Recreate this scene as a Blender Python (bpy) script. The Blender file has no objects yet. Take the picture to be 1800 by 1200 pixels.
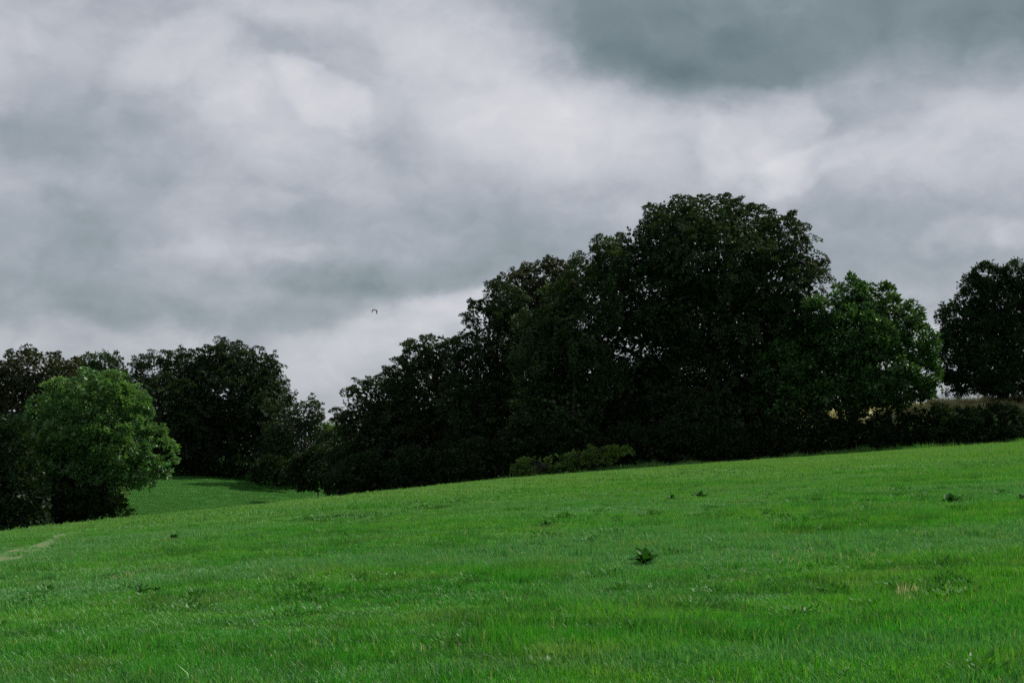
import bpy, math
import numpy as np
from mathutils import Vector

# ------------------------------------------------------------------ camera, sky, sun, exposure
sc = bpy.context.scene
COL = sc.collection
F = 2500.0                               # focal length in pixels of the 1800 px wide frame
PITCH = math.atan(200 / F)
CAM = np.array([0.0, 0.0, 1.6])
cd = bpy.data.cameras.new('camera')
cd.sensor_width = 36; cd.lens = 50; cd.clip_start = 0.1; cd.clip_end = 9000
cam = bpy.data.objects.new('camera', cd); COL.objects.link(cam)
cam.location = CAM; cam.rotation_euler = (math.pi / 2 + PITCH, 0, 0)
sc.camera = cam

SUN_AZ = math.radians(50)                # clockwise from the view direction: behind the trees, to the right
SUN_EL = math.radians(43)
SUN_DIR = Vector((math.sin(SUN_AZ) * math.cos(SUN_EL), math.cos(SUN_AZ) * math.cos(SUN_EL), math.sin(SUN_EL)))
sl = bpy.data.lights.new('sun', 'SUN'); sl.energy = 5.0; sl.angle = math.radians(1.5); sl.color = (1.0, 0.95, 0.86)
so = bpy.data.objects.new('sun', sl); COL.objects.link(so)
so.rotation_euler = SUN_DIR.to_track_quat('Z', 'Y').to_euler(); so.location = (60, 60, 80)

sc.view_settings.view_transform = 'Standard'
sc.view_settings.look = 'None'
sc.view_settings.exposure = 0.1
sc.view_settings.gamma = 1.0
sc.view_settings.use_curve_mapping = False
sc.cycles.use_denoising = False
sc.cycles.max_bounces = 6
sc.cycles.diffuse_bounces = 3
sc.cycles.glossy_bounces = 2
sc.cycles.transmission_bounces = 3


def px_dir(px, py):
    """world direction of a pixel of the photograph"""
    u, v = (px - 900) / F, (600 - py) / F
    cp, sp = math.cos(PITCH), math.sin(PITCH)
    d = Vector((u, cp - v * sp, sp + v * cp)); d.normalize()
    return d


class NT:
    def __init__(s, tree): s.t = tree; s.n = tree.nodes; s.l = tree.links; s.n.clear()
    def new(s, kind, **kw):
        n = s.n.new(kind)
        for k, v in kw.items():
            if k.startswith('i_'):
                key = k[2:]
                key = int(key) if key.isdigit() else key.replace('_', ' ')
                s.put(n.inputs[key], v)
            else: setattr(n, k, v)
        return n
    def put(s, sock, v):
        if isinstance(v, bpy.types.NodeSocket): s.l.new(v, sock)
        else: sock.default_value = v
    def math(s, op, a, b=0.0, c=0.0, clamp=False):
        n = s.n.new('ShaderNodeMath'); n.operation = op; n.use_clamp = clamp
        for i, v in enumerate((a, b, c)): s.put(n.inputs[i], v)
        return n.outputs[0]
    def vmath(s, op, a, b=(0, 0, 0)):
        n = s.n.new('ShaderNodeVectorMath'); n.operation = op
        s.put(n.inputs[0], a); s.put(n.inputs[1], b)
        return n.outputs[0]
    def noise(s, vec, scale, detail=2, rough=0.5, dist=0.0):
        n = s.n.new('ShaderNodeTexNoise'); n.noise_dimensions = '3D'
        s.put(n.inputs['Vector'], vec); s.put(n.inputs['Scale'], scale); s.put(n.inputs['Detail'], detail)
        s.put(n.inputs['Roughness'], rough); s.put(n.inputs['Distortion'], dist)
        return n
    def ramp(s, fac, stops, interp='LINEAR'):
        n = s.n.new('ShaderNodeValToRGB'); s.put(n.inputs[0], fac); r = n.color_ramp; r.interpolation = interp
        while len(r.elements) < len(stops): r.elements.new(0.5)
        for e, (p, c) in zip(r.elements, stops): e.position = p; e.color = (*c, 1)
        return n.outputs[0]
    def mix(s, fac, a, b, mode='MIX'):
        n = s.n.new('ShaderNodeMix'); n.data_type = 'RGBA'; n.blend_type = mode
        s.put(n.inputs[0], fac)
        for sock, v in ((n.inputs[6], a), (n.inputs[7], b)):
            s.put(sock, (*v, 1) if isinstance(v, tuple) and len(v) == 3 else v)
        return n.outputs[2]
    def maprange(s, v, a, b, c=0.0, d=1.0, smooth=True):
        n = s.n.new('ShaderNodeMapRange'); n.interpolation_type = 'SMOOTHSTEP' if smooth else 'LINEAR'
        for i, x in enumerate((v, a, b, c, d)): s.put(n.inputs[i], x)
        return n.outputs[0]


# ---- the sky: a cloudy sky over a Nishita sky, cloud masses laid out in azimuth / elevation (degrees)
world = bpy.data.worlds.new('World'); sc.world = world; world.use_nodes = True
w = NT(world.node_tree)
tc = w.new('ShaderNodeTexCoord')
gen = tc.outputs['Generated']
sep = w.new('ShaderNodeSeparateXYZ', i_Vector=gen)
az = w.math('MULTIPLY', w.math('ARCTAN2', sep.outputs[0], sep.outputs[1]), 57.2958)
el = w.math('MULTIPLY', w.math('ARCSINE', sep.outputs[2]), 57.2958)
ae = w.new('ShaderNodeCombineXYZ', i_X=az, i_Y=el).outputs[0]
# cloud-deck plane coordinates: the deck recedes towards the horizon
inv = w.math('DIVIDE', 1.0, w.math('ADD', w.math('MAXIMUM', sep.outputs[2], 0.0), 0.14))
deck = w.new('ShaderNodeCombineXYZ', i_X=w.math('MULTIPLY', sep.outputs[0], inv), i_Y=w.math('MULTIPLY', sep.outputs[1], inv), i_Z=3.7).outputs[0]
warp1 = w.noise(w.vmath('MULTIPLY', gen, (1, 1, 1.3)), 8.0, 2, 0.5)
warp2 = w.noise(w.vmath('MULTIPLY', gen, (1, 1, 1.5)), 22.0, 6, 0.56)
wv1 = w.vmath('MULTIPLY', w.vmath('SUBTRACT', warp1.outputs['Color'], (0.5, 0.5, 0.5)), (3.6, 2.2, 0))
wv2 = w.vmath('MULTIPLY', w.vmath('SUBTRACT', warp2.outputs['Color'], (0.5, 0.5, 0.5)), (2.6, 2.0, 0))
q = w.vmath('ADD', w.vmath('ADD', ae, wv1), wv2)
# (px, py, half width px, half height px, tilt deg, weight, edge)
BLOBS = [
    # the dark flat-bottomed cloud, top right
    (1530, -60, 590, 225, 3, -0.31, 0.36), (1230, 85, 260, 120, -12, -0.12, 0.7), (1720, -20, 420, 160, 8, -0.10, 0.8),
    (1180, 140, 170, 60, -20, -0.10, 0.8),
    # bright masses
    (800, 120, 290, 150, -12, 0.23, 0.8), (1060, 240, 250, 120, -15, 0.20, 0.9), (1330, 245, 110, 80, 0, 0.18, 0.35),
    (1440, 295, 120, 32, 15, 0.15, 0.45), (480, 190, 170, 110, 0, 0.17, 0.7), (570, 150, 70, 50, -20, 0.14, 0.35),
    (330, 85, 120, 45, 25, 0.13, 0.5), (420, 175, 60, 35, 25, 0.08, 0.6), (500, 5, 140, 30, 0, 0.10, 0.8),
    (1700, 190, 360, 120, 8, 0.13, 0.9), (1560, 150, 160, 50, 10, 0.06, 0.8), (900, 300, 280, 120, 0, 0.07, 1.0),
    (390, 355, 130, 50, 10, 0.09, 0.8), (480, 345, 50, 35, 0, 0.08, 0.6), (460, 445, 170, 35, 0, 0.07, 0.9),
    (760, 550, 190, 42, 12, 0.16, 0.7), (660, 590, 120, 40, 10, 0.09, 0.8), (560, 640, 150, 60, 15, 0.12, 0.9), (800, 525, 80, 26, 5, 0.10, 0.6),
    (1690, 410, 90, 40, 10, 0.14, 0.6), (1790, 400, 60, 35, 10, 0.12, 0.7), (1700, 310, 260, 60, 3, 0.08, 1.0),
    (120, 100, 300, 110, 5, 0.09, 1.0), (70, 305, 120, 50, 10, 0.05, 0.9), (1500, 640, 200, 60, 0, 0.10, 1.0),
    # dark masses and bands
    (110, 395, 270, 110, 4, -0.18, 1.0), (60, 250, 160, 60, 5, -0.09, 0.9), (130, 525, 420, 48, -3, -0.17, 0.8),
    (560, 485, 330, 42, 0, -0.15, 0.8), (820, 465, 290, 75, 5, -0.20, 1.0), (640, 540, 150, 60, 10, -0.13, 0.7), (330, 570, 330, 40, 0, -0.09, 0.9),
    (1000, 410, 300, 90, 0, -0.11, 1.0), (1480, 420, 260, 90, 0, -0.11, 1.0), (1520, 500, 400, 80, 0, -0.16, 1.0),
    (560, 70, 150, 50, 0, -0.09, 0.9), (590, 105, 90, 35, -10, -0.05, 0.8), (700, 250, 130, 70, 10, -0.06, 0.9), (1500, 245, 150, 55, 15, -0.12, 0.7), (1720, 260, 120, 70, -30, -0.07, 0.9),
    (170, 10, 260, 50, 0, -0.07, 0.9), (100, 590, 250, 40, 0, 0.06, 0.9), (680, 380, 330, 50, 0, -0.07, 1.0),
]
total = 0.535
big = w.noise(deck, 1.15, 3, 0.5, 0.3).outputs['Fac']
mid = w.noise(w.vmath('ADD', deck, w.vmath('MULTIPLY', warp1.outputs['Color'], (0.35, 0.35, 0))), 3.4, 4, 0.48, 0.4).outputs['Fac']
total = w.math('MULTIPLY_ADD', w.math('SUBTRACT', big, 0.5), 0.12, total)
total = w.math('MULTIPLY_ADD', w.math('SUBTRACT', mid, 0.5), 0.06, total)
fine = w.noise(w.vmath('ADD', w.vmath('MULTIPLY', gen, (1, 1, 1.6)), w.vmath('MULTIPLY', warp2.outputs['Color'], (0.05, 0.05, 0.05))), 11.0, 8, 0.52, 0.25).outputs['Fac']
total = w.math('MULTIPLY_ADD', w.math('SUBTRACT', fine, 0.5), 0.42, total)
puff = w.noise(w.vmath('ADD', w.vmath('MULTIPLY', gen, (1, 1, 1.2)), w.vmath('MULTIPLY', warp2.outputs['Color'], (0.04, 0.04, 0.04))), 30.0, 7, 0.55, 0.3).outputs['Fac']
total = w.math('MULTIPLY_ADD', w.math('SUBTRACT', puff, 0.5), 0.26, total)
for (bx, by, rx, ry, tilt, wt, edge) in BLOBS:
    d = px_dir(bx, by)
    m = w.new('ShaderNodeMapping', vector_type='TEXTURE')
    w.put(m.inputs['Vector'], q)
    m.inputs['Location'].default_value = (math.degrees(math.atan2(d.x, d.y)), math.degrees(math.asin(d.z)), 0)
    m.inputs['Rotation'].default_value = (0, 0, math.radians(tilt))
    k = math.degrees(1 / F) * 1.25
    m.inputs['Scale'].default_value = (rx * k, ry * k, 1)
    g = w.new('ShaderNodeTexGradient', gradient_type='SPHERICAL'); w.put(g.inputs[0], m.outputs[0])
    s = w.maprange(g.outputs['Fac'], 0.0, edge)
    total = w.math('MULTIPLY_ADD', s, wt * 0.88, total)
K = 10.0
def kc(r, g, b): return (r * K, g * K, b * K)
cloud = w.ramp(total, [(0.0, (0.120, 0.165, 0.178)), (0.22, (0.195, 0.246, 0.264)), (0.45, (0.332, 0.364, 0.405)),
                       (0.68, (0.522, 0.532, 0.578)), (1.0, (0.725, 0.720, 0.735))])
cloud = w.vmath('MULTIPLY', cloud, (K, K, K))
sky = w.new('ShaderNodeTexSky', sky_type='NISHITA', sun_disc=False, sun_elevation=SUN_EL, sun_rotation=SUN_AZ, altitude=100.0)
skymix = w.mix(0.95, sky.outputs[0], cloud)
bg = w.new('ShaderNodeBackground', i_Color=skymix, i_Strength=0.1)
wo = w.new('ShaderNodeOutputWorld'); w.l.new(bg.outputs[0], wo.inputs['Surface'])
world.cycles.sampling_method = 'MANUAL'; world.cycles.sample_map_resolution = 512


# ------------------------------------------------------------------ terrain
KX = np.array([-60, -30, -18, -8, 0, 12, 25, 45, 80.0])
KV = np.array([7.75, 6.05, 4.21, 2.71, 1.98, 1.81, 1.67, 1.54, 1.6]) * 1e-4
_kx = np.linspace(-90, 110, 801)
_kv = np.convolve(np.pad(np.interp(_kx, KX, KV), 20, mode='edge'), np.ones(41) / 41, mode='valid')

def sat(v, lim, soft):
    a = np.abs(v)
    return np.sign(v) * np.where(a < lim, a, lim + soft * (1 - np.exp(-np.maximum(a - lim, 0) / soft)))
def sstep(a, b, v):
    t = np.clip((v - a) / (b - a), 0, 1); return t * t * (3 - 2 * t)
def hedge_y(x): return 101.0 + 0.20 * (x - 18)
def undulate(x, y):
    return (0.045 * np.sin(x * 0.31 + 1.3 * np.sin(y * 0.11)) * np.sin(y * 0.27 + 0.7)
            + 0.022 * np.sin(x * 0.93 + y * 0.4) * np.sin(y * 0.81 - x * 0.3 + 2.0)
            + 0.012 * np.sin(x * 2.1 + 1.1 * np.sin(y * 0.9)) * np.sin(y * 1.9 + 0.4))
def H(x, y):
    x = np.asarray(x, float); y = np.asarray(y, float)
    X = sat(x, 70, 40); Y = sat(y, 128, 25)
    yp = np.maximum(Y, 0)
    n = 0.0597 * X + 0.01854 * Y - np.interp(X, _kx, _kv) * yp * yp
    sp = np.log1p(np.exp(np.clip((x + 30) * 0.3, -40, 40))) / 0.3
    h = -0.06 + 0.047 * (sat(y, 166, 14) - 160) - 0.13 * np.minimum(sp, 300)
    m = np.maximum(n, h)
    m = m + np.log(np.exp(1.2 * (n - m)) + np.exp(1.2 * (h - m))) / 1.2 - 0.0
    bank = 3.35 * sstep(0.5, 8.5, y - hedge_y(x)) * sstep(4, 24, x)
    return m + bank + undulate(x, y) * np.exp(-np.maximum(np.abs(y) - 150, 0) / 60)

def ground_hit(px, py, y0=5.0, y1=118.0):
    """where the sight line of a pixel of the photograph first meets the ground"""
    d = np.array(px_dir(px, py)); ys = np.linspace(y0, y1, 4000)
    t = ys / d[1]; xs = d[0] * t; zs = CAM[2] + d[2] * t
    below = np.nonzero(zs <= H(xs, ys))[0]
    i = below[0] if len(below) else int(np.argmin(zs - H(xs, ys)))
    return float(xs[i]), float(ys[i])

def mesh_np(name, verts, faces, smooth=False):
    me = bpy.data.meshes.new(name)
    verts = np.ascontiguousarray(verts, np.float32); faces = np.ascontiguousarray(faces, np.int32)
    nf, k = faces.shape
    me.vertices.add(len(verts)); me.vertices.foreach_set('co', verts.ravel())
    me.loops.add(nf * k); me.loops.foreach_set('vertex_index', faces.ravel())
    me.polygons.add(nf); me.polygons.foreach_set('loop_start', np.arange(0, nf * k, k, dtype=np.int32))
    if smooth: me.polygons.foreach_set('use_smooth', np.ones(nf, bool))
    me.update(calc_edges=True)
    return me
def add(name, me, mat, parent=None, **props):
    o = bpy.data.objects.new(name, me); COL.objects.link(o)
    if mat is not None and not me.materials: me.materials.append(mat)
    if parent is not None: o.parent = parent
    for k, v in props.items(): o[k] = v
    return o
def empty(name, loc, label, cat, group=None):
    o = bpy.data.objects.new(name, None); COL.objects.link(o)
    o.location = loc; o['label'] = label; o['category'] = cat; o.empty_display_size = 0.3
    if group: o['group'] = group
    return o

# ------------------------------------------------------------------ materials
def material(name):
    m = bpy.data.materials.new(name); m.use_nodes = True
    return m, NT(m.node_tree)

def leaf_material(name, c1, c2, trans=0.30, gloss=0.05, rough=0.45, tint=(1.15, 1.1, 0.5)):
    """thin leaf: diffuse, light through the blade, a little surface gloss; colour differs leaf by leaf and bough by bough"""
    m, n = material(name)
    geo = n.new('ShaderNodeNewGeometry')
    big = n.noise(geo.outputs['Position'], 0.45, 2, 0.5).outputs['Fac']
    f = n.math('MULTIPLY_ADD', n.math('SUBTRACT', big, 0.5), 1.6, geo.outputs['Random Per Island'], clamp=True)
    col = n.mix(f, c1, c2)
    tcol = n.mix(1.0, col, tint, 'MULTIPLY')
    dif = n.new('ShaderNodeBsdfDiffuse', i_Color=col)
    tr = n.new('ShaderNodeBsdfTranslucent', i_Color=tcol)
    gl = n.new('ShaderNodeBsdfGlossy', i_Color=(0.9, 0.95, 0.9, 1), i_Roughness=rough)
    a = n.new('ShaderNodeMixShader', i_0=trans); n.l.new(dif.outputs[0], a.inputs[1]); n.l.new(tr.outputs[0], a.inputs[2])
    b = n.new('ShaderNodeMixShader', i_0=gloss); n.l.new(a.outputs[0], b.inputs[1]); n.l.new(gl.outputs[0], b.inputs[2])
    out = n.new('ShaderNodeOutputMaterial'); n.l.new(b.outputs[0], out.inputs['Surface'])
    return m

def bark_material(name, c1, c2):
    m, n = material(name)
    tcd = n.new('ShaderNodeTexCoord')
    v = n.vmath('MULTIPLY', tcd.outputs['Object'], (6, 6, 1.2))
    t = n.noise(v, 2.0, 5, 0.6)
    col = n.mix(t.outputs['Fac'], c1, c2)
    b = n.new('ShaderNodeBump', i_Strength=0.8, i_Distance=0.05); n.l.new(t.outputs['Fac'], b.inputs['Height'])
    p = n.new('ShaderNodeBsdfPrincipled', i_Base_Color=col, i_Roughness=0.9); n.l.new(b.outputs[0], p.inputs['Normal'])
    out = n.new('ShaderNodeOutputMaterial'); n.l.new(p.outputs[0], out.inputs['Surface'])
    return m

def sward_colour(n, pos):
    """pasture colour by place: fresh green, bluish coarse grass, yellower thin turf"""
    flat = n.vmath('ADD', n.vmath('MULTIPLY', pos, (1, 1, 0)), (53.0, 17.0, 0))
    a = n.noise(n.vmath('MULTIPLY', flat, (0.55, 1.0, 1)), 0.16, 4, 0.6, 0.6).outputs['Fac']
    b = n.noise(n.vmath('MULTIPLY', flat, (0.6, 1.0, 1)), 0.42, 4, 0.62, 0.5).outputs['Fac']
    c = n.noise(n.vmath('ADD', flat, (31.0, 7.0, 0)), 0.75, 3, 0.6).outputs['Fac']
    fresh = n.mix(n.maprange(b, 0.35, 0.65), (0.026, 0.275, 0.004), (0.090, 0.340, 0.014))
    fresh = n.mix(n.maprange(n.noise(n.vmath('ADD', flat, (9.0, 3.0, 0)), 0.9, 3, 0.6, 0.8).outputs['Fac'], 0.54, 0.40, 0.0, 0.8), fresh, (0.014, 0.150, 0.003))
    col = n.mix(n.maprange(a, 0.46, 0.58), fresh, (0.080, 0.290, 0.082))
    dry = n.math('MULTIPLY', n.maprange(c, 0.52, 0.76), 0.45)
    col = n.mix(dry, col, (0.24, 0.27, 0.085))
    # the far field behind the brow is a deeper green
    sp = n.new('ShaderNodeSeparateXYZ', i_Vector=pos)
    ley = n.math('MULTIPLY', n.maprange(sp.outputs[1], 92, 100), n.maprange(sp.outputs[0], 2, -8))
    brow = n.math('MULTIPLY', n.maprange(sp.outputs[1], 22, 62), n.maprange(b, 0.25, 0.6, 0.25, 0.85))   # paler yellow green towards the brow
    col = n.mix(brow, col, (0.175, 0.340, 0.070))
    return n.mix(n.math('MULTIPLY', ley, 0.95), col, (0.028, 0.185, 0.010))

def ground_material():
    m, n = material('pasture_ground')
    geo = n.new('ShaderNodeNewGeometry'); pos = geo.outputs['Position']
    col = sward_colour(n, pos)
    t1 = n.noise(pos, 7.0, 5, 0.7).outputs['Fac']
    t2 = n.noise(pos, 1.6, 4, 0.6).outputs['Fac']
    col = n.mix(n.maprange(t1, 0.30, 0.75), n.mix(1.0, col, (0.42, 0.45, 0.45), 'MULTIPLY'), col)
    col = n.mix(n.maprange(t2, 0.35, 0.7, 0.0, 0.35), col, (0.030, 0.130, 0.012))
    sp = n.new('ShaderNodeSeparateXYZ', i_Vector=pos)
    bank = n.math('MULTIPLY', n.maprange(n.math('MULTIPLY_ADD', sp.outputs[0], -0.2, sp.outputs[1]), 102.0, 104.5), n.maprange(sp.outputs[0], 12, 20))
    col = n.mix(bank, col, (0.34, 0.31, 0.17))
    h = n.math('ADD', t1, n.math('MULTIPLY', t2, 2.0))
    b = n.new('ShaderNodeBump', i_Strength=0.7, i_Distance=0.10); n.l.new(h, b.inputs['Height'])
    p = n.new('ShaderNodeBsdfPrincipled', i_Base_Color=col, i_Roughness=0.85); n.l.new(b.outputs[0], p.inputs['Normal'])
    p.inputs['Specular IOR Level'].default_value = 0.15
    out = n.new('ShaderNodeOutputMaterial'); n.l.new(p.outputs[0], out.inputs['Surface'])
    return m

def grass_material():
    m, n = material('grass_blade')
    geo = n.new('ShaderNodeNewGeometry'); pos = geo.outputs['Position']
    rnd = geo.outputs['Random Per Island']
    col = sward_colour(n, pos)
    col = n.mix(n.maprange(rnd, 0.0, 0.5, 0.9, 0.0, False), col, (0.012, 0.105, 0.006))
    col = n.mix(n.maprange(rnd, 0.62, 0.96, 0.0, 0.7, False), col, (0.15, 0.37, 0.06))
    col = n.mix(n.math('GREATER_THAN', rnd, 0.98), col, (0.34, 0.32, 0.15))
    tcol = n.mix(1.0, col, (1.15, 1.15, 0.55), 'MULTIPLY')
    dif = n.new('ShaderNodeBsdfDiffuse', i_Color=col)
    tr = n.new('ShaderNodeBsdfTranslucent', i_Color=tcol)
    gl = n.new('ShaderNodeBsdfGlossy', i_Color=(0.85, 0.95, 0.85, 1), i_Roughness=0.46)
    a = n.new('ShaderNodeMixShader', i_0=0.38); n.l.new(dif.outputs[0], a.inputs[1]); n.l.new(tr.outputs[0], a.inputs[2])
    b = n.new('ShaderNodeMixShader', i_0=0.036); n.l.new(a.outputs[0], b.inputs[1]); n.l.new(gl.outputs[0], b.inputs[2])
    out = n.new('ShaderNodeOutputMaterial'); n.l.new(b.outputs[0], out.inputs['Surface'])
    return m

def earth_material():
    m, n = material('trodden_earth')
    geo = n.new('ShaderNodeNewGeometry'); pos = geo.outputs['Position']
    t = n.noise(pos, 3.0, 5, 0.65).outputs['Fac']
    s = n.noise(pos, 0.8, 3, 0.6).outputs['Fac']
    col = n.mix(n.maprange(t, 0.3, 0.7), (0.075, 0.10, 0.03), (0.17, 0.17, 0.07))
    col = n.mix(n.maprange(s, 0.36, 0.56), col, (0.055, 0.12, 0.025))
    b = n.new('ShaderNodeBump', i_Strength=0.6, i_Distance=0.05); n.l.new(t, b.inputs['Height'])
    p = n.new('ShaderNodeBsdfPrincipled', i_Base_Color=col, i_Roughness=0.95); n.l.new(b.outputs[0], p.inputs['Normal'])
    out = n.new('ShaderNodeOutputMaterial'); n.l.new(p.outputs[0], out.inputs['Surface'])
    return m

M_GROUND, M_GRASS, M_EARTH = ground_material(), grass_material(), earth_material()
M_BARK = bark_material('bark_grey_brown', (0.022, 0.021, 0.016), (0.055, 0.052, 0.042))
LEAF = {
    'beech':   leaf_material('leaf_beech', (0.015, 0.037, 0.015), (0.040, 0.062, 0.023), 0.24, 0.016, 0.55),
    'beech_b': leaf_material('leaf_beech_brown', (0.024, 0.036, 0.016), (0.050, 0.056, 0.025), 0.24, 0.016, 0.55),
    'ash':     leaf_material('leaf_ash', (0.044, 0.130, 0.032), (0.130, 0.250, 0.085), 0.36, 0.025, 0.5),
    'green':   leaf_material('leaf_mid_green', (0.018, 0.050, 0.018), (0.038, 0.080, 0.027), 0.28, 0.016, 0.55),
    'silver':  leaf_material('leaf_pale_green', (0.018, 0.044, 0.015), (0.055, 0.092, 0.034), 0.30, 0.02, 0.5),
    'chestnut': leaf_material('leaf_chestnut', (0.022, 0.076, 0.016), (0.060, 0.132, 0.033), 0.34, 0.035, 0.45),
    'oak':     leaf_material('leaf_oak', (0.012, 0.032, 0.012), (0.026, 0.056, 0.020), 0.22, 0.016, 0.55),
    'bramble': leaf_material('leaf_bramble', (0.010, 0.024, 0.009), (0.026, 0.050, 0.015), 0.24, 0.012, 0.6),  # extra dark: the shade among the bushes is put into the leaf colour
    'sunny':   leaf_material('leaf_bramble_light', (0.060, 0.150, 0.020), (0.140, 0.225, 0.042), 0.32, 0.02, 0.55),  # brighter copy: sunlight on the bramble patch is put into the leaf colour
    'dock':    leaf_material('leaf_dock', (0.012, 0.060, 0.008), (0.028, 0.120, 0.014), 0.28, 0.02, 0.5),
    'weed':    leaf_material('leaf_clover', (0.024, 0.120, 0.010), (0.048, 0.185, 0.020), 0.30, 0.02, 0.5),
    'straw':   leaf_material('dry_grass_straw', (0.34, 0.35, 0.16), (0.52, 0.50, 0.28), 0.55, 0.02, 0.6, tint=(1.0, 0.97, 0.85)),
}

# ------------------------------------------------------------------ the ground, one sheet to the horizon
def axis(lo, hi, step, far, n):
    inner = np.arange(lo, hi + 1e-6, step)
    g = np.geomspace(step, far, n).cumsum()
    g = g * (far / g[-1])
    return np.concatenate([lo - g[::-1], inner, hi + g])
gx = axis(-84, 84, 1.1, 4000, 24); gy = axis(-12, 200, 1.1, 4000, 24)
GX, GY = np.meshgrid(gx, gy)
V = np.stack([GX, GY, H(GX, GY)], -1).reshape(-1, 3)
nx, ny = len(gx), len(gy)
I = (np.arange(ny - 1)[:, None] * nx + np.arange(nx - 1)[None, :]).ravel()
add('ground', mesh_np('ground', V, np.stack([I, I + 1, I + nx + 1, I + nx], 1), True), M_GROUND, kind='structure',
    label='green pasture sloping up to the right in front of the trees')

# the trodden path that runs over the brow at the left
PATH_PX = [(-70, 1008), (-20, 991), (30, 976), (65, 964), (96, 953), (118, 944), (131, 938)]
pp = np.array([ground_hit(*p) for p in PATH_PX])
last = pp[-1] + (pp[-1] - pp[-2]) / np.linalg.norm(pp[-1] - pp[-2]) * 9
pp = np.vstack([pp, last])
ts = np.linspace(0, len(pp) - 1, 70)
PATH = np.stack([np.interp(ts, range(len(pp)), pp[:, i]) for i in range(2)], 1)
for _ in range(4): PATH[1:-1] = (PATH[:-2] + 2 * PATH[1:-1] + PATH[2:]) / 4
tan = np.gradient(PATH, axis=0); tan /= np.linalg.norm(tan, axis=1)[:, None]
nrm = np.stack([-tan[:, 1], tan[:, 0]], 1)
rows = []
for s_ in np.linspace(-1, 1, 7):
    wob = 0.34 + 0.07 * np.sin(ts * 2.3 + s_) + 0.04 * np.sin(ts * 6.1)
    xy = PATH + nrm * (s_ * wob)[:, None]
    rows.append(np.column_stack([xy, H(xy[:, 0], xy[:, 1]) + 0.012 - 0.02 * (1 - s_ * s_) + 0.016]))
PV = np.stack(rows, 1).reshape(-1, 3)
I = (np.arange(len(ts) - 1)[:, None] * 7 + np.arange(6)[None, :]).ravel()
add('path', mesh_np('path', PV, np.stack([I, I + 1, I + 8, I + 7], 1), True), M_EARTH, kind='structure',
    label='narrow trodden earth path crossing the brow of the field')
def path_dist(x, y):
    d = np.full(np.shape(x), 1e9)
    for p in PATH[::2]: d = np.minimum(d, (x - p[0]) ** 2 + (y - p[1]) ** 2)
    return np.sqrt(d)

# ------------------------------------------------------------------ leaf and branch builders
def unit(v): return v / np.maximum(np.linalg.norm(v, axis=-1, keepdims=True), 1e-9)

def leaf_mesh(name, base, along, nor, length, width):
    """lozenge leaves, folded a little along the midrib"""
    side = unit(np.cross(along, nor)); nor = unit(np.cross(side, along))
    L, W = length[:, None], width[:, None]
    m = base + along * L * 0.45 - nor * W * 0.22
    v = np.stack([base, m + side * W * 0.5, base + along * L, m - side * W * 0.5], 1)
    n = len(base)
    return mesh_np(name, v.reshape(-1, 3), np.arange(n * 4).reshape(n, 4))

class Tubes:
    def __init__(s): s.v = []; s.f = []; s.n = 0
    def tube(s, pts, rad, sides=6):
        pts = np.asarray(pts, float); rad = np.asarray(rad, float)
        t = unit(np.gradient(pts, axis=0))
        ref = np.array([1.0, 0.13, 0.07]) if abs(t[0][0]) < 0.8 else np.array([0.1, 1.0, 0.1])
        a = unit(np.cross(t, ref)); b = np.cross(t, a)
        th = np.linspace(0, 2 * np.pi, sides, endpoint=False)
        ring = pts[:, None] + rad[:, None, None] * (np.cos(th)[None, :, None] * a[:, None] + np.sin(th)[None, :, None] * b[:, None])
        k = len(pts); s.v.append(ring.reshape(-1, 3))
        i = np.arange(k - 1)[:, None] * sides; j = np.arange(sides)[None, :]; j2 = (j + 1) % sides
        s.f.append((np.stack([i + j, i + j2, i + sides + j2, i + sides + j], -1).reshape(-1, 4)) + s.n)
        s.n += k * sides
    def mesh(s, name): return mesh_np(name, np.concatenate(s.v), np.concatenate(s.f), True)

def bend(rng, a, b, n, sag):
    t = np.linspace(0, 1, n)[:, None]
    d = np.linalg.norm(b - a)
    off = rng.normal(0, 0.10, 3) * d; off[2] += sag * d
    return a + (b - a) * t + off * (4 * t * (1 - t)) * 0.6 + rng.normal(0, 0.012, (n, 3)) * d * (t * (1 - t) * 4)

def lump(p, rng_phase, freq):
    s = np.zeros(len(p))
    for k in range(5):
        a = np.random.default_rng(int(rng_phase * 1000) + k).normal(0, 1, 3)
        s += np.sin(p @ (a * freq) + k * 1.7 + rng_phase * 9)
    return s / 2.2

STYLE = {   # spray length, spray width, leaves per spray, droop, flatness, leaf length, leaf width, lift
    'beech':    (1.30, 0.43, 92, 0.42, 0.30, 0.165, 0.105, 0.25),
    'ash':      (0.55, 0.34, 84, 0.30, 0.85, 0.21, 0.11, 0.60),
    'chestnut': (0.85, 0.55, 62, 0.20, 0.55, 0.28, 0.17, 0.40),
    'oak':      (0.72, 0.44, 80, 0.12, 0.70, 0.185, 0.125, 0.45),
    'bush':     (0.55, 0.36, 50, 0.25, 0.60, 0.17, 0.115, 0.40),
    'wispy':    (1.60, 0.38, 66, 0.10, 0.20, 0.24, 0.12, 0.15),
}

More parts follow.
